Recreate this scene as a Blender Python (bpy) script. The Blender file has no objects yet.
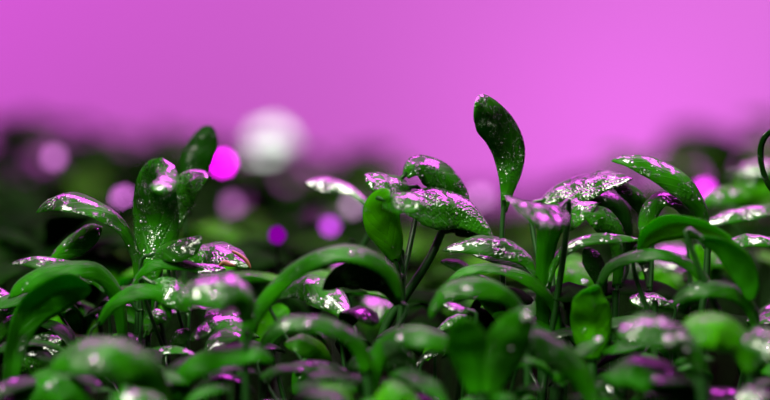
import bpy, math, random
from mathutils import Vector, Matrix
random.seed(7)
scn = bpy.context.scene
COL = scn.collection
# ------------------------------------------------------------------ camera
F = 0.35; K = 0.11/770.0; H = 0.058
PITCH = math.atan(100*K/F)
cam_d = bpy.data.cameras.new('camera'); cam = bpy.data.objects.new('camera', cam_d); COL.objects.link(cam)
cam_d.sensor_width = 36; cam_d.lens = 36*F/0.11
cam_d.clip_start = 0.01; cam_d.clip_end = 20
cam.location = (0, 0, H); cam.rotation_euler = (math.pi/2-PITCH, 0, 0)
cam_d.dof.use_dof = True; cam_d.dof.focus_distance = F
cam_d.dof.aperture_fstop = cam_d.lens/13.5; cam_d.dof.aperture_blades = 8
cam_d.dof.aperture_rotation = 0.3
scn.camera = cam
CR = Matrix.Rotation(math.pi/2-PITCH, 3, 'X'); CP = Vector((0, 0, H))
FWD = CR @ Vector((0, 0, -1))
def at(px, py, dz=0.0):            # dz in millimetres behind the plane of focus
    d = F + dz*0.001; s = K*d/F
    return CP + CR @ Vector(((px-385)*s, (200-py)*s, -d))
def sc(dz): return K*(F+dz*0.001)/F

# ------------------------------------------------------------------ materials
def newmat(name):
    m = bpy.data.materials.new(name); m.use_nodes = True
    nt = m.node_tree; nt.nodes.clear()
    return m, nt, nt.nodes.new
def leaf_material(name, dark, light, trans, wet=0.5, transl=0.25, spec=0.6, rough=0.38, dryspec=0.06):
    m, nt, N = newmat(name); L = nt.links.new
    out = N('ShaderNodeOutputMaterial'); mix = N('ShaderNodeMixShader'); mix.inputs[0].default_value = transl
    p = N('ShaderNodeBsdfPrincipled'); t = N('ShaderNodeBsdfTranslucent'); t.inputs[0].default_value = (*trans, 1)
    geo = N('ShaderNodeNewGeometry'); uv = N('ShaderNodeTexCoord')
    n1 = N('ShaderNodeTexNoise'); n1.inputs['Scale'].default_value = 140; n1.inputs['Detail'].default_value = 3
    L(geo.outputs['Position'], n1.inputs['Vector'])
    # veins from the leaf's own UVs
    sep = N('ShaderNodeSeparateXYZ'); L(uv.outputs['UV'], sep.inputs[0])
    ab = N('ShaderNodeMath'); ab.operation = 'SUBTRACT'; ab.inputs[1].default_value = 0.5; L(sep.outputs[1], ab.inputs[0])
    ab2 = N('ShaderNodeMath'); ab2.operation = 'ABSOLUTE'; L(ab.outputs[0], ab2.inputs[0])
    sk = N('ShaderNodeMath'); sk.operation = 'MULTIPLY_ADD'; sk.inputs[1].default_value = -0.55; L(ab2.outputs[0], sk.inputs[0]); L(sep.outputs[0], sk.inputs[2])
    sn = N('ShaderNodeMath'); sn.operation = 'MULTIPLY'; sn.inputs[1].default_value = 50; L(sk.outputs[0], sn.inputs[0])
    si = N('ShaderNodeMath'); si.operation = 'SINE'; L(sn.outputs[0], si.inputs[0])
    vr = N('ShaderNodeMapRange'); vr.inputs['From Min'].default_value = 0.75; vr.inputs['From Max'].default_value = 1.0; L(si.outputs[0], vr.inputs[0])
    ramp = N('ShaderNodeMix'); ramp.data_type = 'RGBA'
    ramp.inputs[6].default_value = (*dark, 1); ramp.inputs[7].default_value = (*light, 1)
    ad = N('ShaderNodeMath'); ad.operation = 'MULTIPLY_ADD'; ad.inputs[1].default_value = 0.25; L(vr.outputs[0], ad.inputs[0])
    nr = N('ShaderNodeMapRange'); nr.inputs['From Min'].default_value = 0.36; nr.inputs['From Max'].default_value = 0.68; L(n1.outputs[0], nr.inputs[0]); L(nr.outputs[0], ad.inputs[2])
    L(ad.outputs[0], ramp.inputs[0]); L(ramp.outputs[2], p.inputs['Base Color'])
    # wet patches
    n2 = N('ShaderNodeTexNoise'); n2.inputs['Scale'].default_value = 480; n2.inputs['Detail'].default_value = 9; n2.inputs['Roughness'].default_value = 0.68
    L(geo.outputs['Position'], n2.inputs['Vector'])
    w = N('ShaderNodeMapRange'); c = 0.62-0.22*wet
    w.inputs['From Min'].default_value = c-0.012; w.inputs['From Max'].default_value = c+0.012; L(n2.outputs[0], w.inputs[0])
    rr = N('ShaderNodeMapRange'); rr.inputs['To Min'].default_value = rough; rr.inputs['To Max'].default_value = 0.16; L(w.outputs[0], rr.inputs[0])
    L(rr.outputs[0], p.inputs['Roughness'])
    sp = N('ShaderNodeMapRange'); sp.inputs['To Min'].default_value = dryspec; sp.inputs['To Max'].default_value = spec; L(w.outputs[0], sp.inputs[0])
    L(sp.outputs[0], p.inputs['Specular IOR Level'])
    L(w.outputs[0], p.inputs['Coat Weight']); p.inputs['Coat Roughness'].default_value = 0.12; p.inputs['Coat IOR'].default_value = 1.6
    vo = N('ShaderNodeTexVoronoi'); vo.inputs['Scale'].default_value = 2400; L(geo.outputs['Position'], vo.inputs['Vector'])
    mu = N('ShaderNodeMath'); mu.operation = 'MULTIPLY'; L(vo.outputs['Distance'], mu.inputs[0]); L(w.outputs[0], mu.inputs[1])
    b = N('ShaderNodeBump'); b.inputs['Strength'].default_value = 0.75; b.inputs['Distance'].default_value = 0.00022; L(mu.outputs[0], b.inputs['Height'])
    b2 = N('ShaderNodeBump'); b2.inputs['Strength'].default_value = 0.35; b2.inputs['Distance'].default_value = 0.0002; L(vr.outputs[0], b2.inputs['Height']); L(b.outputs[0], b2.inputs['Normal'])
    L(b2.outputs[0], p.inputs['Normal'])
    L(p.outputs[0], mix.inputs[1]); L(t.outputs[0], mix.inputs[2]); L(mix.outputs[0], out.inputs[0])
    return m
M = {}
M['wet'] = leaf_material('wet_leaf', (0.003,0.022,0.0003), (0.014,0.13,0.0008), (0.03,0.34,0.001), wet=0.50, transl=0.25, spec=0.8)
M['soak'] = leaf_material('soaked_leaf', (0.003,0.020,0.0003), (0.014,0.12,0.0008), (0.03,0.30,0.001), wet=0.80, transl=0.2, spec=0.9)
M['dry'] = leaf_material('smooth_leaf', (0.003,0.028,0.0002), (0.012,0.13,0.0003), (0.03,0.42,0.0005), wet=-0.05, transl=0.32, spec=0.7)
M['lime'] = leaf_material('bright_leaf', (0.010,0.09,0.0003), (0.04,0.24,0.0004), (0.09,0.60,0.001), wet=0.12, transl=0.40, spec=0.7)
M['crest'] = leaf_material('damp_crested_leaf', (0.003,0.028,0.0002), (0.014,0.13,0.0002), (0.03,0.42,0.0005), wet=0.12, transl=0.32, spec=0.6, rough=0.34, dryspec=0.12)
M['deep'] = leaf_material('shaded_leaf', (0.0010,0.008,0.0002), (0.003,0.03,0.0005), (0.008,0.10,0.0005), wet=0.2, transl=0.10, spec=0.5)  # darker copy of the leaf, shade painted into its greens
M['far'] = leaf_material('distant_leaf', (0.004,0.022,0.0005), (0.014,0.075,0.001), (0.03,0.17,0.001), wet=-0.3, transl=0.2, spec=0.3, rough=0.7, dryspec=0.02)
M['farlime'] = leaf_material('distant_bright_leaf', (0.010,0.07,0.0005), (0.04,0.20,0.001), (0.09,0.42,0.001), wet=0.0, transl=0.35, spec=0.4, rough=0.65, dryspec=0.03)
M['fardeep'] = leaf_material('distant_shaded_leaf', (0.001,0.006,0.0005), (0.003,0.018,0.001), (0.006,0.05,0.001), wet=-0.3, transl=0.1, spec=0.3, rough=0.8, dryspec=0.01)  # dark copy of the distant leaf, with the shade in its colour
def plain(name, col, rough=0.5, noise=0.0, scale=400, **kw):
    m, nt, N = newmat(name); L = nt.links.new
    out = N('ShaderNodeOutputMaterial'); p = N('ShaderNodeBsdfPrincipled'); p.inputs['Roughness'].default_value = rough
    geo = N('ShaderNodeNewGeometry'); n = N('ShaderNodeTexNoise'); n.inputs['Scale'].default_value = scale; n.inputs['Detail'].default_value = 4
    L(geo.outputs['Position'], n.inputs['Vector'])
    mx = N('ShaderNodeMix'); mx.data_type = 'RGBA'; mx.inputs[6].default_value = (*col, 1)
    mx.inputs[7].default_value = (*[c*(1-noise) for c in col], 1); L(n.outputs[0], mx.inputs[0]); L(mx.outputs[2], p.inputs['Base Color'])
    for k, v in kw.items(): p.inputs[k.replace('_', ' ')].default_value = v
    L(p.outputs[0], out.inputs[0]); return m
M['stem'] = plain('stem', (0.004,0.045,0.0015), 0.4, 0.6)
M['stem_far'] = plain('stem_far', (0.006,0.03,0.002), 0.7, 0.5, Specular_IOR_Level=0.1)
M['soil'] = plain('dark_soil', (0.0015,0.0012,0.0008), 1.0, 0.6, 300, Specular_IOR_Level=0.0)
M['wall'] = plain('pink_painted_wall', (0.78,0.20,0.80), 0.9, 0.06, 3)
M['brown'] = plain('brown_husk', (0.20,0.075,0.02), 0.55, 0.6, 900)
M['metal'] = plain('dark_plastic', (0.01,0.01,0.01), 0.5, 0.2)
m, nt, N = newmat('water'); o_ = N('ShaderNodeOutputMaterial'); p_ = N('ShaderNodeBsdfPrincipled')
p_.inputs['Base Color'].default_value = (1,1,1,1); p_.inputs['Transmission Weight'].default_value = 0.85
p_.inputs['Roughness'].default_value = 0.12; p_.inputs['IOR'].default_value = 1.6
nt.links.new(p_.outputs[0], o_.inputs[0]); M['water'] = m
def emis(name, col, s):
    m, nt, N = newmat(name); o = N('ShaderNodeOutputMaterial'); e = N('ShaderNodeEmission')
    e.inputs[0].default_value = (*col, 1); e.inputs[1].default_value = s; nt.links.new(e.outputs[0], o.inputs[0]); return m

# ------------------------------------------------------------------ geometry helpers
def mesh_obj(name, verts, faces, mat, parent=None, uvs=None):
    me = bpy.data.meshes.new(name); me.from_pydata([tuple(v) for v in verts], [], faces)
    if uvs:
        ul = me.uv_layers.new(name='UVMap')
        for lp in me.loops: ul.data[lp.index].uv = uvs[lp.vertex_index]
    for pl in me.polygons: pl.use_smooth = True
    me.materials.append(mat); me.update()
    o = bpy.data.objects.new(name, me); COL.objects.link(o)
    if parent is not None: o.parent = parent
    return o
def catmull(P, n):
    """P: list of tuples of floats; n samples; arc-uniform enough."""
    q = [tuple(2*a-b for a, b in zip(P[0], P[1]))] + list(P) + [tuple(2*a-b for a, b in zip(P[-1], P[-2]))]
    out = []
    segs = len(P)-1
    for i in range(n+1):
        t = i/n*segs; s = min(int(t), segs-1); u = t-s
        p0, p1, p2, p3 = q[s], q[s+1], q[s+2], q[s+3]
        out.append(tuple(0.5*((2*b)+(-a+c)*u+(2*a-5*b+4*c-d)*u*u+(-a+3*b-3*c+d)*u**3) for a, b, c, d in zip(p0, p1, p2, p3)))
    return out
def blade(name, rows, mat, parent, base, cup=0.25, thick=0.00028, nv=8):
    """rows: list of (Vector centre, Vector widthdir, Vector normal, halfwidth)."""
    top = []; bot = []; uv = []
    n = len(rows)-1
    for i, (c, wd, nm, hw) in enumerate(rows):
        for j in range(nv+1):
            v = -1+2*j/nv
            off = cup*hw*(v*v) - 0.10*hw*math.exp(-(v/0.16)**2)
            rip = 0.035*hw*math.sin(i*0.9+v*2.0)
            p = c + wd*(hw*v) - nm*(off+rip)
            th = thick*0.5*(1-0.75*v*v)*(1.0 if i < n else 0.3)
            top.append(p+nm*th-base); bot.append(p-nm*th-base); uv.append((i/n, j/nv))
    W = nv+1; T = len(top); faces = []
    for i in range(n):
        for j in range(nv):
            a = i*W+j
            faces.append((a, a+1, a+W+1, a+W)); faces.append((T+a, T+a+W, T+a+W+1, T+a+1))
    for i in range(n):
        a = i*W; faces.append((a, a+W, T+a+W, T+a)); a = i*W+nv; faces.append((a, T+a, T+a+W, a+W))
    for j in range(nv):
        faces.append((j, T+j, T+j+1, j+1)); a = n*W+j; faces.append((a, a+1, T+a+1, T+a))
    return mesh_obj(name, top+bot, faces, mat, parent, uv+uv)
def tube(name, pts, r0, r1, mat, parent, base, ns=8):
    V = []; Fc = []; n = len(pts)
    for i, p in enumerate(pts):
        a = pts[max(i-1, 0)]; b = pts[min(i+1, n-1)]; t = (b-a).normalized()
        x = t.cross(Vector((0, 1, 0.13))).normalized(); y = t.cross(x)
        r = r0+(r1-r0)*i/(n-1)
        for k in range(ns):
            an = 2*math.pi*k/ns; V.append(p+x*r*math.cos(an)+y*r*math.sin(an)-base)
    for i in range(n-1):
        for k in range(ns):
            a = i*ns+k; b = i*ns+(k+1) % ns; Fc.append((a, b, b+ns, a+ns))
    Fc.append(tuple(range(ns))); Fc.append(tuple(reversed(range((n-1)*ns, n*ns))))
    return mesh_obj(name, V, Fc, mat, parent)
def smooth_path(pts, n=14):
    return [Vector(p) for p in catmull([tuple(p) for p in pts], n)]
def tagit(o, label, cat, group=None, kind=None):
    if label: o['label'] = label
    if cat: o['category'] = cat
    if group: o['group'] = group
    if kind: o['kind'] = kind

def frame_rows(P, n=26):
    """P: (px,py,dz,hw_px,roll_deg) -> blade rows"""
    S = catmull([tuple(float(a) for a in p) for p in P], n)
    C = [at(s[0], s[1], s[2]) for s in S]
    rows = []
    prevW = None; W0 = []; D0 = []
    for i, sm in enumerate(S):
        t = (C[min(i+1, n)]-C[max(i-1, 0)]).normalized()
        w0 = t.cross(FWD)
        if w0.length < 0.15 and prevW is not None: w0 = prevW - t*prevW.dot(t)
        w0.normalize()
        if prevW is not None and w0.dot(prevW) < 0: w0 = -w0
        prevW = w0.copy(); d0 = FWD - t*FWD.dot(t)
        if d0.length < 0.15: d0 = Vector((0, 0, 1)) - t*t.z
        d0 -= w0*w0.dot(d0); d0.normalize()
        W0.append(w0); D0.append(d0)
    # positive roll turns the upper face of the blade into view, negative roll the lower face
    sg = 1 if sum(w.z*abs(math.sin(math.radians(sm[4]))) for w, sm in zip(W0, S)) >= 0 else -1
    for i, sm in enumerate(S):
        t = (C[min(i+1, n)]-C[max(i-1, 0)]).normalized()
        a = math.radians(sm[4]); wd = (W0[i]*sg*math.cos(a)+D0[i]*math.sin(a)).normalized()
        nm = t.cross(wd).normalized()
        if nm.dot(FWD) > 0: nm = -nm
        if sm[4] < 0: nm = -nm
        rows.append([C[i], wd, nm, max(sm[3], 0.25)*sc(sm[2])/max(math.cos(a), 0.30)])
    # keep normals continuous
    for i in range(1, len(rows)):
        if rows[i][2].dot(rows[i-1][2]) < 0: rows[i][2] = -rows[i][2]
    # round off the tip
    for i in range(len(rows)):
        u = 1-i/n
        if u < 0.10: rows[i][3] *= math.sqrt(max(1-(1-u/0.10)**2, 0.02))
    return rows

LEAVES = {}
def seedling(label, stem, leaves, mat='wet', r=2.2, group=None):
    """stem: (px,py,dz) list from top to a low point (dropped to the soil). leaves: (material, cup, [(px,py,dz,hw,roll)...]) base->tip"""
    pts = [at(*p) for p in stem]
    low = pts[-1]; base = Vector((low.x, low.y, 0.0))
    e = bpy.data.objects.new('seedling', None); COL.objects.link(e); e.location = base; e.empty_display_size = 0.005
    tagit(e, label, 'seedling', group)
    if len(pts) == 1 or low.z > 0.004: pts.append(base+Vector((0, 0, -0.001)))
    pts = pts[::-1]
    tube('stem', smooth_path(pts, 16), r*1.2*K, r*0.8*K, M['stem'], e, base)
    SP = smooth_path(pts, 60)
    for lf in leaves:
        mt, cup, P = lf[:3]
        mt = mt or mat
        rows = frame_rows(P)
        lo = blade('leaf', rows, M[mt], e, base, cup)
        b0 = rows[0][0]; t = (rows[1][0]-rows[0][0]).normalized()
        J = min(SP, key=lambda q: (q-b0).length + (1.0 if q.z > b0.z+0.0003 else 0)+abs((b0.z-q.z)-0.002)*.5)
        d = (b0-J).length
        if d > 0.006:      # far from the shoot: leaves the stem low down
            zl = max(b0.z-d*1.4, 0.002); J = min(SP, key=lambda q: abs(q.z-zl))
        if d > 0.0012:
            q = b0-t*min(d*0.3, 0.002)
            tube('petiole', smooth_path([J, (J+q)/2+Vector((0,0,-0.001)), q, b0+t*0.0006], 10), r*0.8*K, min(max(rows[0][3]*0.5, 0.6*K), 2.2*K), M['stem'], e, base, 6)
        if len(lf) > 3: LEAVES[lf[3]] = rows
    return e

exec_specs = []
# ------------------------------------------------------------------ the seedlings in and near the plane of focus
# left edge
seedling('seedling at far left whose leaf carries a vivid magenta streak along its ridge', [(108,300,0),(112,350,2),(114,400,2)], [
  ('wet', .3, [(108,292,0,2,70),(92,272,0,5,68),(62,262,0,6,66),(32,259,0,5,66),(10,264,0,1,60)]),
  ('wet', .25, [(48,268,6,3,30),(62,252,6,9,30),(80,240,5,12,30),(94,231,4,9,30),(102,227,4,2,30)], 'C1')])
seedling('seedling at far left with a long thin arching leaf looping over to the edge', [(124,345,-3),(126,400,-3)], [
  ('dry', .3, [(125,345,-3,4,50),(120,300,-4,6,55),(104,274,-6,7,55),(80,266,-8,8,50),(48,271,-8,8,40),(22,284,-8,8,40),(8,299,-8,2,40)])])
seedling('seedling with broad smooth plain green leaf bending right above the bottom left corner', [(8,400,-16),(6,420,-16)], [
  ('dry', .2, [(8,398,-16,7,-10),(15,350,-15,10,-15),(28,316,-14,15,-25),(50,296,-14,19,-30),(74,288,-12,15,-35),(92,290,-12,5,-35)], 'C4')])
seedling('slightly blurred light green seedling with pink topped leaf framed by the arches at left', [(70,360,26),(70,400,26)], [
  ('lime', .3, [(94,342,26,4,40),(84,318,26,12,40),(66,308,24,18,45),(48,312,22,12,40),(38,320,22,3,40)]),
  ('lime', .2, [(100,345,30,6,20),(76,338,28,10,40),(50,330,26,9,40),(40,334,26,2,40)])])
seedling('seedling at lower left with crinkled leaf covered in white water beads', [(5,385,-2),(5,410,-2)], [
  ('soak', .25, [(8,372,-2,5,25),(22,360,-3,16,30),(38,350,-4,18,35),(52,343,-4,13,35),(62,340,-4,3,40)], 'C6')])
seedling('small pink sheened leaf tip poking in at the left frame edge', [(-6,330,4),(-6,400,4)], [
  ('soak', .2, [(-6,290,4,6,30),(4,300,3,10,35),(12,306,2,8,40),(16,310,2,1,40)]),
  ('wet', .2, [(-4,340,4,4,30),(5,326,3,7,35),(14,320,2,6,40),(22,318,2,1,40)])])
seedling('large blurred dark arching leaf in the bottom left foreground', [(166,412,-32),(168,440,-32)], [
  ('crest', .3, [(166,410,-32,8,30),(150,372,-34,15,45),(122,354,-36,20,50),(92,350,-36,19,50),(66,358,-36,14,50),(48,372,-36,3,45)], 'C7')])
seedling('blurred round topped leaf at the bottom left corner with one white bead', [(95,420,-26),(95,440,-26)], [
  ('dry', .3, [(92,412,-26,6,20),(76,390,-26,16,40),(52,380,-26,17,45),(28,390,-26,14,40),(8,404,-26,4,40)], 'C8')])
seedling('blurred pink topped leaf at bottom edge left of the dark gap', [(175,430,-40),(175,450,-40)], [
  ('wet', .3, [(172,420,-40,6,40),(155,400,-40,9,60),(130,394,-40,9,62),(108,400,-40,3,60)])])
# arching leaf + upright glossy leaf group
seedling('tall seedling whose pink ridged arching leaf points left above the black gap', [(138,290,0),(137,330,0),(139,400,1)], [
  ('wet', .22, [(138,285,0,3.5,20),(136,256,0,4,45),(124,228,0,5.5,60),(102,209,0,8,63),(72,198,0,9.5,63),(50,202,0,7,62),(36,213,0,1,60)], 'A1')], r=2.6)
seedling('seedling with upright dark glossy leaf folded over at its crown beside a fan shaped leaf', [(149,300,1),(148,340,1),(149,400,1)], [
  ('wet', .3, [(149,300,1,4,0),(150,278,1,8,5),(153,252,2,17,5),(155,225,3,23,5),(154,200,2,22,5),(155,182,-1,19,10),(159,174,-6,16,15),(163,180,-11,14,20),(164,191,-13,10,10),(164,200,-12,3,5)], 'A2'),
  ('soak', .25, [(162,268,6,3,5),(168,238,7,9,10),(174,210,7,14,15),(183,191,6,17,30),(195,182,4,13,42),(208,178,2,2,48)], 'A3')], r=3)
seedling('soft focused upright pointed leaf standing behind the folded glossy leaf', [(186,235,24),(184,300,24)], [
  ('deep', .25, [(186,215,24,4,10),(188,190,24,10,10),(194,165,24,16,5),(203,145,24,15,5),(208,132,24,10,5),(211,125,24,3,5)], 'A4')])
seedling('seedling with small boat shaped leaf and crossing blades right of the folded leaf', [(142,310,-3),(140,350,-3),(141,400,-3)], [
  ('wet', .3, [(152,256,-4,3,40),(165,250,-5,9,40),(182,247,-6,11,40),(194,242,-6,8,40),(201,236,-6,2,40)], 'A5'),
  ('dry', .3, [(133,288,-4,4,30),(142,272,-5,5,45),(156,262,-5,6,50),(180,262,-5,6,50),(205,270,-5,2,50)]),
  ('dry', .25, [(98,325,-8,3,20),(112,304,-8,6,35),(134,291,-8,8,45),(155,291,-8,7,45),(166,302,-8,5,40),(171,320,-8,2,30)])])
seedling('seedling with pink frosted leaf ending in a brown withered edge beside a dark hollow', [(190,300,6),(188,350,6),(188,400,6)], [
  ('soak', .3, [(184,256,6,3,55),(200,250,5,9,55),(218,250,3,12,55),(236,257,1,9,55),(250,268,0,2,50)], 'A6'),
  ('wet', .25, [(152,284,-6,5,20),(165,286,-7,12,30),(178,296,-8,13,35),(190,312,-8,4,35)], 'A7b'),
  ('soak', .25, [(182,264,-1,2,60),(198,266,-1,5,62),(216,267,-1,4,62),(226,270,-1,1,60)])])
seedling('blurred grey green leaf with a bright magenta bead in front of the brown tip', [(247,330,-28),(246,400,-28)], [
  ('wet', .3, [(247,322,-28,7,20),(246,300,-29,11,35),(230,286,-30,18,50),(208,285,-30,17,50),(190,292,-30,12,50),(178,304,-30,3,50)], 'A7')], r=4)
seedling('pair of small wet leaves low between the stems left of center', [(165,370,-6),(165,410,-6)], [
  ('soak', .25, [(146,335,0,3,20),(150,322,0,7,20),(158,316,0,8,25),(166,322,0,2,30)]),
  ('wet', .25, [(170,350,-4,3,30),(178,338,-5,8,35),(186,332,-5,5,35),(190,330,-5,1,35)]),
  ('lime', .25, [(108,340,2,2,60),(116,336,2,4,60),(124,335,2,1,60)])])
seedling('blurred arching blade with violet sheen in the foreground below the dark hollow', [(176,405,-26),(175,440,-26)], [
  ('dry', .3, [(176,402,-26,8,20),(184,374,-26,10,35),(206,358,-26,11,50),(232,350,-27,10,58),(258,350,-28,8,60),(275,362,-28,2,60)])])
# the wide central arch
seedling('broad blurred leaf arching right over a black hollow left of the central pair', [(243,352,-16),(240,400,-16)], [
  ('crest', .3, [(243,352,-16,6,5),(250,324,-16,7,15),(266,298,-16,8,30),(290,272,-17,8,50),(318,254,-18,8,60),(346,248,-18,8,62),(374,256,-18,8,58),(394,276,-17,7,45),(402,304,-16,3,30)], 'E1'),
  ('deep', .3, [(398,305,-12,3,-30),(388,282,-12,12,-35),(366,272,-12,15,-40),(342,274,-12,13,-40),(322,290,-12,3,-35)])], r=5)  # dark leaf added under the arch to blacken its hollow
seedling('seedling with bead dotted leaf sheltering under the wide blurred arch', [(345,345,6),(343,400,6)], [
  ('wet', .25, [(278,296,8,3,40),(294,287,7,9,40),(312,286,5,14,35),(332,298,3,14,35),(350,318,1,4,30)], 'E2'),
  ('lime', .25, [(352,325,10,3,20),(338,300,14,12,25),(325,284,16,15,30),(308,278,18,10,30),(298,276,18,2,30)]),
  ('lime', .2, [(262,360,12,5,10),(268,335,14,14,25),(276,318,14,16,25),(288,308,14,6,25)], 'E2b')])
seedling('thin blurred pink crested arch low in the left center foreground', [(366,372,-26),(370,420,-26)], [
  ('crest', .3, [(368,375,-26,6,10),(358,344,-26,8,30),(336,326,-26,8,50),(308,319,-26,8,60),(284,322,-26,7,55),(266,338,-26,5,40),(258,356,-26,2,30)], 'E3')], r=5)
seedling('soft green twin leaves curving under the thin pink crested arch', [(300,400,-8),(300,430,-8)], [
  ('lime', .3, [(330,372,-8,4,20),(322,354,-10,9,40),(302,342,-12,10,45),(284,344,-12,3,45)]),
  ('dry', .3, [(298,396,-8,6,10),(302,374,-8,11,25),(316,362,-8,10,40),(332,364,-8,3,50)])])
seedling('pale blurred leaf dome at the bottom edge left of center', [(330,430,-34),(330,450,-34)], [
  ('lime', .3, [(350,420,-34,5,20),(342,398,-34,12,45),(324,394,-34,13,50),(306,406,-34,5,50)])])
seedling('pale green blurred leaf dome at the bottom edge under the round black gap', [(425,430,-36),(425,450,-36)], [
  ('lime', .3, [(422,420,-36,6,20),(408,400,-36,13,45),(392,392,-36,14,50),(374,404,-36,5,50)])])
seedling('blurred hooked leaf with mauve crest circling a black gap at bottom center', [(371,415,-24),(370,440,-24)], [
  ('crest', .3, [(371,412,-24,8,5),(371,378,-24,9,10),(380,350,-24,10,35),(400,334,-25,10,52),(422,332,-26,10,60),(444,340,-26,8,60),(458,352,-26,2,60)], 'E6'),
  ('deep', .3, [(412,408,-18,4,-20),(410,384,-18,14,-30),(402,362,-18,15,-30),(394,348,-18,4,-30)])], r=6)  # inner leaf added so the gap reads black, shade in its colour
# central pair
seedling('central seedling crowned by two broad water frosted leaves and a folded bright green leaf', [(401,250,1),(402,290,1),(400,330,1),(396,400,1)], [
  ('lime', .2, [(396,262,-2,4,5),(391,245,-3,13,5),(383,226,-4,18,5),(380,210,-5,17,8),(384,200,-6,12,20),(390,196,-8,3,40)], 'F1'),
  ('wet', .3, [(384,201,-6,6,45),(396,199,-8,10,48),(408,200,-9,12,45),(419,204,-10,9,40),(425,208,-10,2,40)], 'F1b'),
  ('soak', .2, [(410,188,3,8,40),(396,184,1,11,45),(380,182,-1,12,48),(370,182,-2,9,48),(366,184,-2,3,48)], 'F2'),
  ('wet', .3, [(405,176,3,4,35),(412,167,3,10,38),(425,167,4,14,35),(442,175,5,15,32),(459,190,6,10,28),(470,208,6,2,25)], 'F3'),
  ('soak', .25, [(404,210,-1,5,30),(418,206,0,17,28),(438,206,1,21,27),(460,211,2,17,28),(480,225,2,9,24),(495,243,2,2,20)], 'F4')], r=4)
seedling('slanting brown tinged bare stem crossing behind the central seedling', [(442,232,4),(428,262,4),(404,298,5),(384,332,6),(372,400,6)], [
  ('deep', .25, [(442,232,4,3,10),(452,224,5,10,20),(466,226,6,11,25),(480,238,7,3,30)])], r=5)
seedling('seedling holding one tall upright paddle leaf alone against the magenta wall', [(504,200,3),(502,235,3),(503,300,3),(500,400,3)], [
  ('wet', .25, [(504,212,3,3,5),(507,193,3,6.5,5),(510,172,3,12.5,5),(509,150,3,17,5),(502,132,2,18.5,12),(491,118,0,18,20),(482,108,-2,14,32),(475,102,-3,6,40)], 'G')], r=3)
seedling('seedling with lens shaped leaf patched in pink sheen pointing left at mid height', [(540,300,-2),(541,350,-2),(541,400,-2)], [
  ('wet', .3, [(538,278,-3,2,50),(527,258,-3,7,52),(507,246,-3,10,54),(484,241,-3,10,55),(460,245,-3,6,54),(442,251,-3,1,50)], 'H'),
  ('crest', .3, [(560,340,-5,3,20),(556,308,-5,4.5,35),(540,286,-6,6,50),(516,271,-6,5.5,60),(490,266,-6,4.5,62),(466,269,-6,4.5,58),(446,282,-6,1,50)], 'H2'),
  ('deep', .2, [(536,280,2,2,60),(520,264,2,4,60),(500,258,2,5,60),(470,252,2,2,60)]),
  ('dry', .2, [(480,278,5,3,40),(462,266,5,6,45),(448,262,5,4,45),(440,262,5,1,45)])], r=3)
seedling('blurred arching leaf with mauve crest below the lens shaped leaf', [(527,335,-18),(528,400,-18)], [
  ('crest', .3, [(527,332,-18,4,20),(518,306,-18,7,40),(498,288,-19,9,55),(470,282,-20,10,60),(448,290,-20,9,50),(434,306,-20,5,40),(430,320,-20,2,30)], 'H3')], r=4)
seedling('tiny mauve leaf blade lying low under the mauve crested arch', [(470,340,-12),(470,400,-12)], [
  ('soak', .2, [(468,311,-12,2,62),(455,306,-12,4,64),(440,302,-12,1,60)]),
  ('lime', .2, [(505,330,4,3,10),(500,310,4,10,15),(490,294,4,12,20),(478,283,4,3,25)])])
seedling('curled violet tipped leaflet in the gap under the small mauve blade', [(435,350,-2),(435,400,-2)], [
  ('soak', .3, [(438,330,-2,2,50),(448,322,-2,5,55),(458,316,-2,4,60),(468,316,-2,1,60)]),
  ('lime', .2, [(425,360,4,3,20),(432,345,4,8,30),(442,340,4,2,30)])])
seedling('big blurred V shaped pair of leaves in the bottom center foreground', [(482,392,-32),(482,430,-32)], [
  ('dry', .25, [(480,396,-32,10,5),(474,362,-32,20,10),(466,338,-33,20,15),(460,322,-34,9,20),(458,314,-34,3,20)]),
  ('crest', .25, [(486,396,-32,10,5),(498,360,-32,21,10),(512,334,-33,20,15),(524,316,-34,10,20),(530,310,-34,3,20)], 'H6')], r=8)
# right cluster
seedling('seedling with trumpet shaped leaf fronted by a blurred pink white curl', [(543,335,-3),(542,400,-3)], [
  ('dry', .2, [(543,335,-3,6,5),(543,295,-3,7,5),(545,258,-4,9,5),(549,232,-5,12,8),(556,214,-6,13,12),(561,206,-7,5,20)], 'I1'),
  ('soak', .25, [(562,208,-9,6,60),(548,209,-12,12,64),(528,207,-15,13,64),(511,202,-18,5,60)], 'I1b')], r=5)
seedling('seedling with wide wet leaf spread flat like a roof glazed pink at right of center', [(556,290,2),(553,340,2),(554,400,2)], [
  ('soak', .2, [(542,202,6,4,56),(560,190,6,9,57),(582,184,5,13,57),(606,179,3,11,56),(633,179,1,1.5,55)], 'I2'),
  ('soak', .25, [(557,232,3,3,40),(563,220,2,9,50),(577,208,0,11,56),(598,203,0,2,56)], 'I3'),
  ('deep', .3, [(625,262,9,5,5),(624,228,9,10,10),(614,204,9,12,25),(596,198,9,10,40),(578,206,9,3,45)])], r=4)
seedling('seedling with hooded pink sheened leaf and a slim arched blade in front', [(616,290,0),(614,340,0),(614,400,0)], [
  ('wet', .3, [(617,288,2,5,0),(619,262,2,6,5),(617,236,1,10,18),(607,221,0,13,30),(594,215,-1,11,38),(582,213,-2,3,40)], 'I5'),
  ('wet', .3, [(549,285,-4,2,20),(554,262,-4,4,40),(568,246,-4,5,55),(590,237,-4,5,62),(615,236,-4,4.5,62),(641,240,-4,1,60)], 'I6'),
  ('deep', .3, [(604,296,5,3,10),(600,275,5,9,15),(592,258,5,10,20),(584,248,5,3,20)])], r=4.5)
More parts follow.
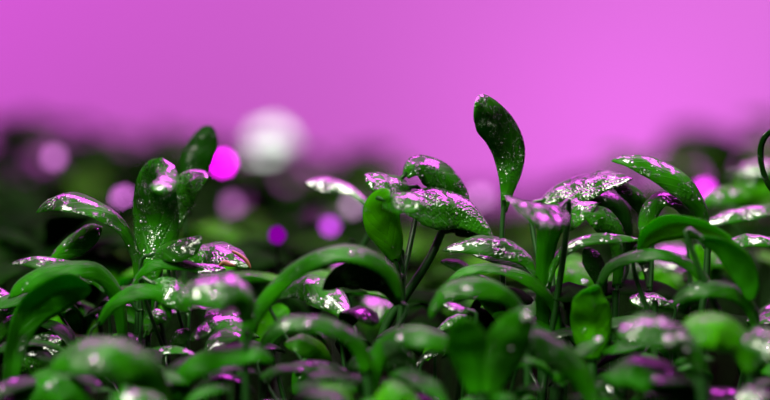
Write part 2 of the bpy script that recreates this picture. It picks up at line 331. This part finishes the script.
seedling('seedling with the highest long leaf at right sweeping from left tip down into a stem', [(708,240,0),(706,280,0),(700,330,0),(698,400,0)], [
  ('wet', .25, [(707,232,0,3,10),(701,210,-1,8,22),(688,190,-2,12,30),(668,174,-2,13,36),(645,163,-2,10,44),(626,159,-2,6,50),(611,161,-2,1,50)], 'I7'),
  ('wet', .3, [(700,232,2,3,20),(690,212,2,7,40),(674,198,1,7,55),(660,197,0,8,50),(650,210,0,9,20),(646,226,0,8,10),(646,244,0,2,5)], 'I9')], r=4)
seedling('seedling with drooping dark leaf between the pink glazed roof leaf and the highest leaf', [(648,290,6),(650,400,6)], [
  ('wet', .25, [(650,235,6,3,10),(645,212,5,7,20),(636,196,4,9,35),(622,186,3,7,50),(610,181,3,2,55)], 'I8'),
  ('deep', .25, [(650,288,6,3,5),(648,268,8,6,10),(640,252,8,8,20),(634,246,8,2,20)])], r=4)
seedling('seedling with smooth bright hump shaped leaf over a pink gap at right', [(655,300,-6),(655,350,-6),(655,400,-6)], [
  ('lime', .3, [(639,252,-7,3,-20),(648,236,-8,10,-25),(664,226,-9,13,-32),(686,224,-10,11,-40),(708,230,-11,9,-48),(728,244,-12,8,-40),(738,266,-12,3,-25)], 'I10'),
  ('crest', .3, [(598,286,-8,3,20),(610,266,-8,5,40),(634,254,-9,5.5,58),(662,252,-10,5.5,62),(688,262,-10,5.5,52),(708,282,-10,5,35),(716,300,-10,1,30)], 'I11')], r=4)
seedling('seedling with looped leaf curling over a dark hollow by the right side', [(757,330,-14),(757,400,-14)], [
  ('crest', .3, [(757,332,-14,4,10),(752,308,-14,7,30),(734,290,-15,8,50),(708,285,-16,8,58),(686,292,-16,7,50),(670,308,-16,2,40)], 'I12'),
  ('dry', .25, [(700,238,-16,3,-40),(722,246,-16,9,-35),(740,264,-16,13,-25),(749,286,-16,10,-15),(750,302,-16,3,-10)], 'I13')], r=5)
seedling('seedling with slim pink ridged leaf slanting up to the right frame edge', [(690,270,14),(688,330,14),(690,400,14)], [
  ('wet', .3, [(700,228,14,3,50),(722,216,14,6,58),(748,210,14,7,60),(778,206,14,5,60)], 'I14'),
  ('wet', .3, [(722,246,2,2,50),(740,239,1,6,55),(758,238,0,6,55),(780,242,0,5,55)], 'I16')])
seedling('dark curled leaf seen edge on at the right frame edge against magenta wall', [(786,260,0),(788,400,0)], [
  ('deep', .1, [(786,200,0,3,5),(771,188,0,3,20),(763,170,0,3,-30),(761,150,0,3.5,-40),(766,136,0,3,-30),(780,127,0,2,-20)], 'I15')])
seedling('soft focused leaf with two magenta beads right of the big magenta light disc', [(700,240,36),(700,400,36)], [
  ('lime', .3, [(702,204,36,3,40),(714,196,36,8,45),(732,192,36,9,50),(752,198,36,3,50)], 'I17')])
seedling('blurred bright green seedling with pink topped leaf by the right edge', [(756,240,50),(756,400,50)], [
  ('lime', .3, [(735,205,50,5,10),(745,188,50,15,25),(762,178,50,18,35),(785,176,50,10,40)], 'I18'),
  ('soak', .3, [(738,172,50,4,50),(752,166,50,9,52),(775,164,50,8,52)])])
seedling('light green bead dotted leaf glowing behind the arched blades right of center', [(575,320,22),(575,400,22)], [
  ('lime', .3, [(538,300,22,6,20),(555,284,22,15,30),(578,276,20,18,35),(602,286,20,12,35),(614,296,20,3,35)], 'I19'),
  ('lime', .2, [(560,262,26,4,30),(575,262,26,9,30),(592,270,26,3,30)])])
seedling('square shouldered plain bright green leaf in front of the bead dotted leaf', [(592,360,-11),(592,400,-11)], [
  ('lime', .2, [(592,360,-11,7,0),(592,342,-11,17,0),(592,322,-11,21,5),(591,306,-12,19,10),(590,294,-12,14,20),(590,287,-13,5,25)], 'I20')], r=6)
seedling('soft bright green leaf in the gap under the hump shaped leaf', [(668,330,26),(668,400,26)], [
  ('lime', .2, [(670,312,26,6,5),(662,294,26,18,10),(652,280,26,18,20),(644,270,26,7,30)]),
  ('soak', .2, [(640,262,32,6,60),(660,253,32,12,62),(682,252,32,12,62),(702,264,32,4,60)]),
  ('lime', .2, [(700,300,20,4,5),(702,278,20,9,10),(700,258,20,10,10),(698,244,20,3,15)])])
seedling('small leaf crusted in magenta specks low at right', [(670,325,-1),(672,400,-1)], [
  ('soak', .25, [(670,304,-1,2,50),(658,299,-1,7,52),(642,298,-1,8,54),(629,300,-1,3,50)], 'I22')])
seedling('blurred leaf with magenta and white discs of light in the right foreground', [(700,372,-34),(704,430,-34)], [
  ('wet', .3, [(702,375,-34,6,10),(692,346,-34,13,35),(668,330,-35,16,50),(642,326,-36,16,52),(616,336,-36,5,50)], 'I23')], r=7)
seedling('olive green blurred leaf hump in the right foreground', [(750,372,-30),(752,430,-30)], [
  ('lime', .3, [(752,375,-30,6,10),(742,342,-30,14,35),(718,326,-31,18,45),(694,330,-32,15,45),(672,346,-32,5,40)], 'I24')], r=5)
seedling('blurred pink topped leaf with pale beads at the lower right edge', [(800,390,-36),(800,430,-36)], [
  ('wet', .3, [(800,372,-36,6,30),(786,346,-36,14,48),(762,338,-36,16,52),(742,346,-36,5,50)], 'I24b')])
seedling('blurred leaf with white highlight sloping down right of the V shaped pair', [(596,410,-29),(598,440,-29)], [
  ('crest', .3, [(596,408,-29,6,5),(582,376,-29,12,25),(560,352,-30,14,40),(536,336,-30,11,48),(520,334,-30,3,50)], 'I25')], r=6)
seedling('short blurred blade tipped with a round magenta bead in the right foreground', [(556,385,-24),(554,430,-24)], [
  ('crest', .3, [(556,382,-24,3,20),(568,362,-24,5,40),(584,348,-24,6,50),(603,340,-24,2,50)], 'I26')], r=5)
seedling('blurred leaf with two white discs of light at the bottom right of center', [(694,415,-33),(696,440,-33)], [
  ('dry', .3, [(694,412,-33,7,10),(682,386,-33,14,35),(656,370,-34,17,48),(630,368,-34,15,50),(606,382,-34,5,45)], 'I27')], r=7)
seedling('blurred magenta glazed leaf in the bottom right corner', [(790,425,-38),(790,440,-38)], [
  ('soak', .3, [(785,412,-38,6,40),(770,398,-38,9,55),(752,392,-38,9,58),(736,398,-38,3,55)], 'I28')])
seedling('soft focused seedling with pink and white topped leaf left of the central seedling', [(352,240,22),(350,300,22),(348,400,22)], [
  ('soak', .3, [(368,206,20,3,20),(354,192,21,5,40),(338,184,22,7,52),(322,181,22,8,55),(305,183,22,2,50)], 'Mleaf')], r=4)

# ------------------------------------------------------------------ generic seedlings (prototypes copied)
def proto(seed, mat, stemmat):
    rnd = random.Random(seed)
    e = bpy.data.objects.new('seedling', None); COL.objects.link(e); e.empty_display_size = 0.005
    Hh = 0.030
    lean = Vector((rnd.uniform(-.004, .004), rnd.uniform(-.004, .004), 0))
    base = Vector((0, 0, 0)); top = Vector((0, 0, Hh))+lean
    tube('stem', smooth_path([Vector((0, 0, -0.001)), Vector((0, 0, Hh*.5))+lean*.2, top], 10), .0005, .0004, stemmat, e, base, 6)
    a0 = rnd.uniform(0, 6.28)
    nl = rnd.choice([2, 3, 3, 4])
    for k in range(nl):
        a = a0+k*2*math.pi/nl+rnd.uniform(-.4, .4)
        d = Vector((math.cos(a), math.sin(a), 0)); L_ = rnd.uniform(.010, .017); up = rnd.uniform(.35, 1.2)
        s = Vector((-d.y, d.x, 0)); hwm = L_*rnd.uniform(.2, .3); rows = []; n = 16
        p = top.copy(); el = up
        drop = rnd.uniform(.9, 2.0)
        for i in range(n+1):
            u = i/n
            e_ = el-drop*u*1.2
            t = d*math.cos(e_)+Vector((0, 0, 1))*math.sin(e_)
            nm = s.cross(t)*-1
            if nm.z < 0 and i == 0: nm = -nm
            hw = hwm*(0.16+0.84*math.sin(math.pi*min(max(u*0.97-0.05, 0), 1)**1.15)) if u < .97 else hwm*.1
            rows.append((p.copy(), s, nm, max(hw, .0003)))
            p += t*(L_*1.25/n)
        blade('leaf', rows, mat, e, base, .28, .00028, 6)
    return e
def children(o): return [c for c in bpy.data.objects if c.parent == o]
protos = {}
def make_set(key, mat, stemmat, n):
    protos[key] = []
    for i in range(n):
        e = proto(hash_(key)+i, mat, stemmat); protos[key].append([e, children(e), False])
def hash_(s): return sum(ord(c)*(i+3) for i, c in enumerate(s))
make_set('far', M['far'], M['stem_far'], 6)
make_set('farlime', M['farlime'], M['stem_far'], 3)
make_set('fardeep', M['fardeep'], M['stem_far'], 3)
make_set('near', M['dry'], M['stem'], 6)
make_set('limewet', M['lime'], M['stem'], 4)
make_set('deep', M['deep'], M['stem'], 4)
make_set('wet', M['wet'], M['stem'], 4)
def place(key, px, top_py, dz, label, group, rnd, tilt=.15):
    """copy of a prototype so its crown reaches the height seen at top_py"""
    sets = protos[key]; s = sets[rnd.randrange(len(sets))]
    p = at(px, top_py, dz)
    scale = max(p.z, 0.012)/0.0345
    if s[2] is False: r = s[0]; s[2] = True
    else:
        r = s[0].copy(); COL.objects.link(r)
        for c in s[1]:
            d = c.copy(); COL.objects.link(d); d.parent = r
    r.location = (p.x, p.y, 0); r.rotation_euler = (rnd.uniform(-tilt, tilt), rnd.uniform(-tilt, tilt), rnd.uniform(0, 6.28))
    w = scale*rnd.uniform(.9, 1.2); r.scale = (min(w, 1.6), min(w, 1.6), scale)
    tagit(r, label, 'seedling', group)
    return r
def interp(tab, x):
    for (x0, y0), (x1, y1) in zip(tab, tab[1:]):
        if x <= x1: return y0+(y1-y0)*max(0, (x-x0))/(x1-x0)
    return tab[-1][1]
ZONES = [(75,'far left part'),(165,'part under the folded glossy leaf'),(245,'part around the brown husks'),(345,'part around the wide blurred arch'),(430,'part around the central seedling'),
 (500,'part around the lens shaped leaf'),(570,'part around the trumpet shaped leaf'),(650,'part around the roof leaf'),(720,'part around the highest long leaf'),(9999,'far right part')]
def zone(x):
    for a, t in ZONES:
        if x < a: return t
far_top = [(-80,126),(0,122),(40,120),(90,134),(150,132),(200,140),(250,150),(285,158),(315,146),(345,142),(375,172),(410,205),(470,215),(540,205),(590,190),(640,174),(670,134),(715,116),(760,124),(860,112)]
rnd = random.Random(11)
for row, (dz, step) in enumerate([(225, 31), (300, 30), (390, 31)]):
    x = -70+rnd.uniform(0, 15)
    while x < 850:
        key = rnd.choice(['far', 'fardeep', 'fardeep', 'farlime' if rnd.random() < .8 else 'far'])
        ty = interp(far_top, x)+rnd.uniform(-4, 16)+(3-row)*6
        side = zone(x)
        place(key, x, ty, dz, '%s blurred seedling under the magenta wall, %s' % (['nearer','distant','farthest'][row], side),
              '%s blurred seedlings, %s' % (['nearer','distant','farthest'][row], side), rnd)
        x += step*rnd.uniform(.75, 1.25)
mid_top = [(-60,215),(0,210),(60,215),(120,225),(200,225),(250,245),(300,235),(340,228),(400,250),(450,260),(520,255),(600,235),(650,240),(700,215),(740,205),(860,200)]
RN = ['right behind the sharp row','a step behind the sharp row','well behind the sharp row','far behind the sharp row']
for row, (dz, step) in enumerate([(45, 40), (80, 37), (120, 36), (165, 35)]):
    x = -50+rnd.uniform(0, 15)
    while x < 830:
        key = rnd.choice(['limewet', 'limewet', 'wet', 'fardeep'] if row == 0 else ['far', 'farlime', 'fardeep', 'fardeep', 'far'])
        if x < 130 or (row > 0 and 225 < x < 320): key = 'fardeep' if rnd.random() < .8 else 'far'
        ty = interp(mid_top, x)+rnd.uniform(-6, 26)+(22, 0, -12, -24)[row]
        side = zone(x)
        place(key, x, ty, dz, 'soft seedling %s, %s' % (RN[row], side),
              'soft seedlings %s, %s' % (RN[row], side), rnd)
        x += step*rnd.uniform(.75, 1.25)
RM = ['in the sharp row','just before the sharp row','in the blurred foreground','at the bottom edge']
for row, (dz, step, ty0) in enumerate([(14, 48, 285), (-6, 50, 325), (-20, 56, 368), (-30, 60, 392)]):
    x = -20+rnd.uniform(0, 25)
    while x < 800:
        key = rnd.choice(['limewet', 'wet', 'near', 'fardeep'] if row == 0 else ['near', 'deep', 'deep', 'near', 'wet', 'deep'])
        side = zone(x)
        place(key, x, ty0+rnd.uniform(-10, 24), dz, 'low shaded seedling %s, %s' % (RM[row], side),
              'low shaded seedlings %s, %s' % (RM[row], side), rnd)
        x += step*rnd.uniform(.75, 1.25)
for k, ss in protos.items():
    for s in ss:
        if s[2] is False:
            for c in s[1]: bpy.data.objects.remove(c)
            bpy.data.objects.remove(s[0])

# ------------------------------------------------------------------ water beads
def bead_mesh(flat=.62):
    V = []; Fc = []; ns = 14; nr = 8
    for i in range(nr+1):
        a = math.pi*i/nr
        for k in range(ns):
            b = 2*math.pi*k/ns; V.append(Vector((math.sin(a)*math.cos(b), math.sin(a)*math.sin(b), math.cos(a)*flat)))
    for i in range(nr):
        for k in range(ns):
            a = i*ns+k; b = i*ns+(k+1) % ns; Fc.append((a, a+ns, b+ns, b))
    return V, Fc
V, Fc = bead_mesh(); _b = mesh_obj('water_bead', V, Fc, M['water']); bead_me = _b.data; bpy.data.objects.remove(_b)
where = {'A2':'the upright folded glossy leaf','A3':'the fan shaped leaf','A1':'the arching leaf above the black gap','C1':'the leaf tip pointing right at far left','C6':'the crinkled leaf at lower left',
 'C8':'the round topped leaf at the bottom left corner','A4':'the soft upright pointed leaf','A5':'the boat shaped leaf','A7b':'the dark leaf below the boat shaped leaf','A7':'the blurred grey green leaf',
 'E2':'the leaf sheltering under the wide arch','F3':'the upper frosted leaf of the central seedling','F4':'the lower frosted leaf of the central seedling','F2':'the left frosted leaf of the central seedling','G':'the tall paddle leaf',
 'H':'the lens shaped leaf','I2':'the pink glazed roof leaf','I3':'the pink arch below the roof leaf','I5':'the hooded leaf','I6':'the slim arched blade','I7':'the highest long leaf at right','I9':'the narrow hooked leaf','I22':'the magenta specked leaf',
 'I19':'the light green leaf behind the blades','I23':'the blurred leaf with magenta discs','I27':'the blurred leaf at bottom right of center','I26':'the short blurred blade','I17':'the soft leaf right of the big magenta light disc','I24b':'the blurred leaf at lower right edge','A6':'the leaf with the brown edge','C4':'the smooth bright leaf at left','I20':'the square shouldered leaf','H6':'the V shaped pair','F1b':'the folded tip of the central seedling','E6':'the hooked leaf','C7':'the large dark arching leaf','Mleaf':'the soft leaf left of the central seedling'}
def bead(key, u, v, rpx):
    rows = LEAVES[key]; i = min(int(u*(len(rows)-1)), len(rows)-1); c, wd, nm, hw = rows[i]
    n = nm if nm.dot(c-CP) < 0 or abs(nm.z) > .3 else -nm
    off = (.28*hw*v*v) - .1*hw*math.exp(-(v/.16)**2)
    r = rpx*K
    o = bpy.data.objects.new('water_bead', bead_me); COL.objects.link(o)
    o.location = c+wd*(hw*v)-nm*off+n*(r*.35)
    o.rotation_euler = n.to_track_quat('Z', 'Y').to_euler(); o.scale = (r, r*random.uniform(.75, 1.1), r)
    tagit(o, 'tiny clear water bead sitting on '+where[key], 'water droplet', 'water beads on '+where[key])
rb = random.Random(5)
counts = {'A2':14,'A3':7,'A1':5,'C1':5,'C6':14,'C8':2,'A4':5,'A5':4,'A7b':3,'A7':2,'E2':5,'F3':5,'F4':8,'F2':5,'G':7,'H':4,'I2':6,'I3':4,'I5':4,'I6':4,'I7':8,'I9':3,'I22':8,'I19':4,'I23':4,'I27':2,'I17':2,'I24b':3,'A6':4,'C7':1,'H6':1,'F1b':1}
for k, n in counts.items():
    for i in range(n):
        blur = LEAVES[k][5][0].y < F-.018
        bead(k, rb.uniform(.25, .9), rb.uniform(-.7, .7), rb.uniform(1.0, 2.0)*(1.5 if blur or k in ('C6',) else 1))

for k, u, v, r in [('I19',.6,-.3,4),('I26',.95,0,4.5),('A7',.55,-.6,5),('C8',.55,-.4,4),('I27',.5,-.5,4.5),('I27',.4,-.1,4.5),('I23',.5,-.6,6),('I23',.42,-.2,5),('I23',.6,.1,5),
  ('E1',.68,-.5,3),('H3',.55,-.6,3),('E3',.5,-.6,4),('H6',.8,-.3,5),('I24b',.5,-.5,5),('I28',.5,-.4,5),('I17',.45,-.4,4),('I17',.7,-.3,4),('E6',.5,-.4,4),('C7',.6,-.5,5),('C4',.7,-.4,2)]:
    where.update({'E1':'the wide central arch','H3':'the mauve crested arch','E3':'the thin pink crested arch','I28':'the magenta glazed corner leaf'})
    bead(k, u, v, r)
# ------------------------------------------------------------------ brown husks
def lump(name, loc, r, sx, sy, sz, mat, parent=None, seed=1, ns=20, nr=12):
    rr = random.Random(seed); V = []; Fc = []
    for i in range(nr+1):
        a = math.pi*i/nr
        for k in range(ns):
            b = 2*math.pi*k/ns; q = 1+.06*math.sin(3*b+seed)*math.sin(a)+.04*math.sin(5*a+b)
            V.append(Vector((math.sin(a)*math.cos(b)*sx*q, math.sin(a)*math.sin(b)*sy*q, math.cos(a)*sz*q))*r)
    for i in range(nr):
        for k in range(ns):
            a = i*ns+k; b = i*ns+(k+1) % ns; Fc.append((a, a+ns, b+ns, b))
    o = mesh_obj(name, V, Fc, mat, parent); o.location = loc; return o
h = lump('seed_husk', at(262,262,45), 12*sc(45), 1, .8, .72, M['brown'])
tagit(h, 'blurred round brown seed husk in the dark hollow right of the brown edged leaf', 'seed husk')
rows = frame_rows([(232,251,0.4,1.2,20),(240,255,0.2,1.8,20),(247,261,0,1.8,20),(251,269,0,.8,20)], 14)
h = blade('seed_husk', rows, M['brown'], None, Vector((0,0,0)), .5, .0004, 6)
tagit(h, 'slim brown seed husk curled on the tip of the pink frosted leaf', 'seed husk')
rows = frame_rows([(219,266,-3,1.2,20),(224,262,-3,2.5,30),(230,264,-3,2.2,30),(236,266,-3,.6,20)], 14)
h = blade('seed_husk', rows, M['brown'], None, Vector((0,0,0)), .5, .0004, 6)
tagit(h, 'short glossy brown husk fragment tucked under the pink frosted leaf', 'seed husk')

# ------------------------------------------------------------------ glowing balls on added stakes, standing in for blurred glints
def glint_disc(px, py, dz, rpx, col, s, label, cat='light'):
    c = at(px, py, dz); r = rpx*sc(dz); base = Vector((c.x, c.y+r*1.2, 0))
    e = bpy.data.objects.new('glint_stand_in', None); COL.objects.link(e); e.location = base; e.empty_display_size = .005
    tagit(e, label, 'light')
    lump('glint_ball', c-base, r, 1, .8, 1, emis('glow', col, s), e, 3, 20, 12)
    tube('added_stake', [base+Vector((0,0,-.001)), Vector((base.x, base.y, c.z*.5)), Vector((base.x, base.y, c.z))], r*.2, r*.2, M['metal'], e, base, 8)
glint_disc(223,163,150,6.5,(.95,0,.95),12,'vivid magenta light disc right beside the soft upright pointed leaf')
glint_disc(277,235,32,9,(.42,0,.60),.55,'deep violet magenta light disc above the brown seed husk')
glint_disc(54,157,170,6,(.55,.16,.56),3.6,'pale pink light disc at upper left over the dark distant plants')
glint_disc(124,199,150,6.5,(.65,.15,.68),4.5,'pink light disc between the arching leaf and the folded glossy leaf')
glint_disc(272,146,420,20,(.70,.76,.70),3.0,'large soft white light disc in the distance left of center')
glint_disc(330,226,110,6,(.50,.05,.66),3.6,'pink light disc left of the bright folded leaf')
glint_disc(704,190,110,8,(.75,.03,.78),5,'bright magenta light disc behind the end of the highest leaf')
glint_disc(694,212,90,6,(.85,.02,.8),5.5,'magenta light disc low beside the stem of the highest leaf')
glint_disc(352,206,160,6,(.4,.22,.4),4,'faint mauve light disc near the left side of the central seedling')
glint_disc(480,197,190,6,(.5,.2,.5),4,'faint mauve light disc between central seedling and tall paddle leaf')
glint_disc(232,205,180,7,(.3,.10,.3),3,'dim mauve light disc right of the folded glossy leaf')
glint_disc(660,175,200,7,(.4,.12,.4),3,'dim mauve light disc behind the highest leaf')

# ------------------------------------------------------------------ setting
def quad(name, vs, mat):
    o = mesh_obj(name, [Vector(v) for v in vs], [(0, 1, 2, 3)], mat); return o
V = []; Fc = []; nx, ny = 60, 60
rs = random.Random(3)
for j in range(ny+1):
    for i in range(nx+1):
        V.append(Vector((-.9+1.8*i/nx, -.3+1.85*j/ny, rs.uniform(-.0012, .0004))))
for j in range(ny):
    for i in range(nx):
        a = j*(nx+1)+i; Fc.append((a, a+1, a+nx+2, a+nx+1))
fl = mesh_obj('floor', V, Fc, M['soil']); fl['kind'] = 'structure'
wl = mesh_obj('wall_back', [Vector(v) for v in [(-1.2,1.5,-.01),(1.2,1.5,-.01),(1.2,1.5,1.0),(-1.2,1.5,1.0),(-1.2,1.55,-.01),(1.2,1.55,-.01),(1.2,1.55,1.0),(-1.2,1.55,1.0)]],
   [(0,1,2,3),(5,4,7,6),(4,0,3,7),(1,5,6,2),(3,2,6,7),(4,5,1,0)], M['wall']); wl['kind'] = 'structure'
for p in wl.data.polygons: p.use_smooth = False

def area(name, loc, target, size, size_y, energy, col):
    l = bpy.data.lights.new(name, 'AREA'); l.shape = 'RECTANGLE'; l.size = size; l.size_y = size_y; l.energy = energy; l.color = col
    o = bpy.data.objects.new(name, l); COL.objects.link(o); o.location = loc
    o.rotation_euler = (Vector(target)-Vector(loc)).to_track_quat('-Z', 'Y').to_euler(); return o
area('wall_wash_left', (-.54,1.15,.46), (-.37,1.5,.11), .4, .1, 2.9, (.97,.19,1))
area('wall_wash_right', (.54,1.15,.46), (.35,1.5,.11), .4, .1, 2.7, (.96,.88,.98))
area('wall_fill_low', (.15,1.34,.006), (.13,1.5,.055), .10, .01, .12, (1,.52,1))  # unseen light added behind the bed to brighten the wall low at right
area('grow_lamp_magenta', (.05,.60,.45), (0,.35,.04), .60, .30, 9.0, (1,.08,1))
area('overhead_lamp_white', (-.06,.19,.44), (0,.35,.04), .26, .14, 4.2, (1,1,.88))
area('front_fill_white', (-.22,.05,.42), (0,.35,.03), .14, .14, 4.6, (1,1,.80))  # unseen fill added in front to lift the camera-facing leaves
w = bpy.data.worlds.new('world'); scn.world = w; w.use_nodes = True
w.node_tree.nodes['Background'].inputs[0].default_value = (.6, 1, .6, 1); w.node_tree.nodes['Background'].inputs[1].default_value = 0.02
scn.view_settings.view_transform = 'Standard'; scn.view_settings.look = 'None'; scn.view_settings.gamma = 1; scn.view_settings.exposure = 0
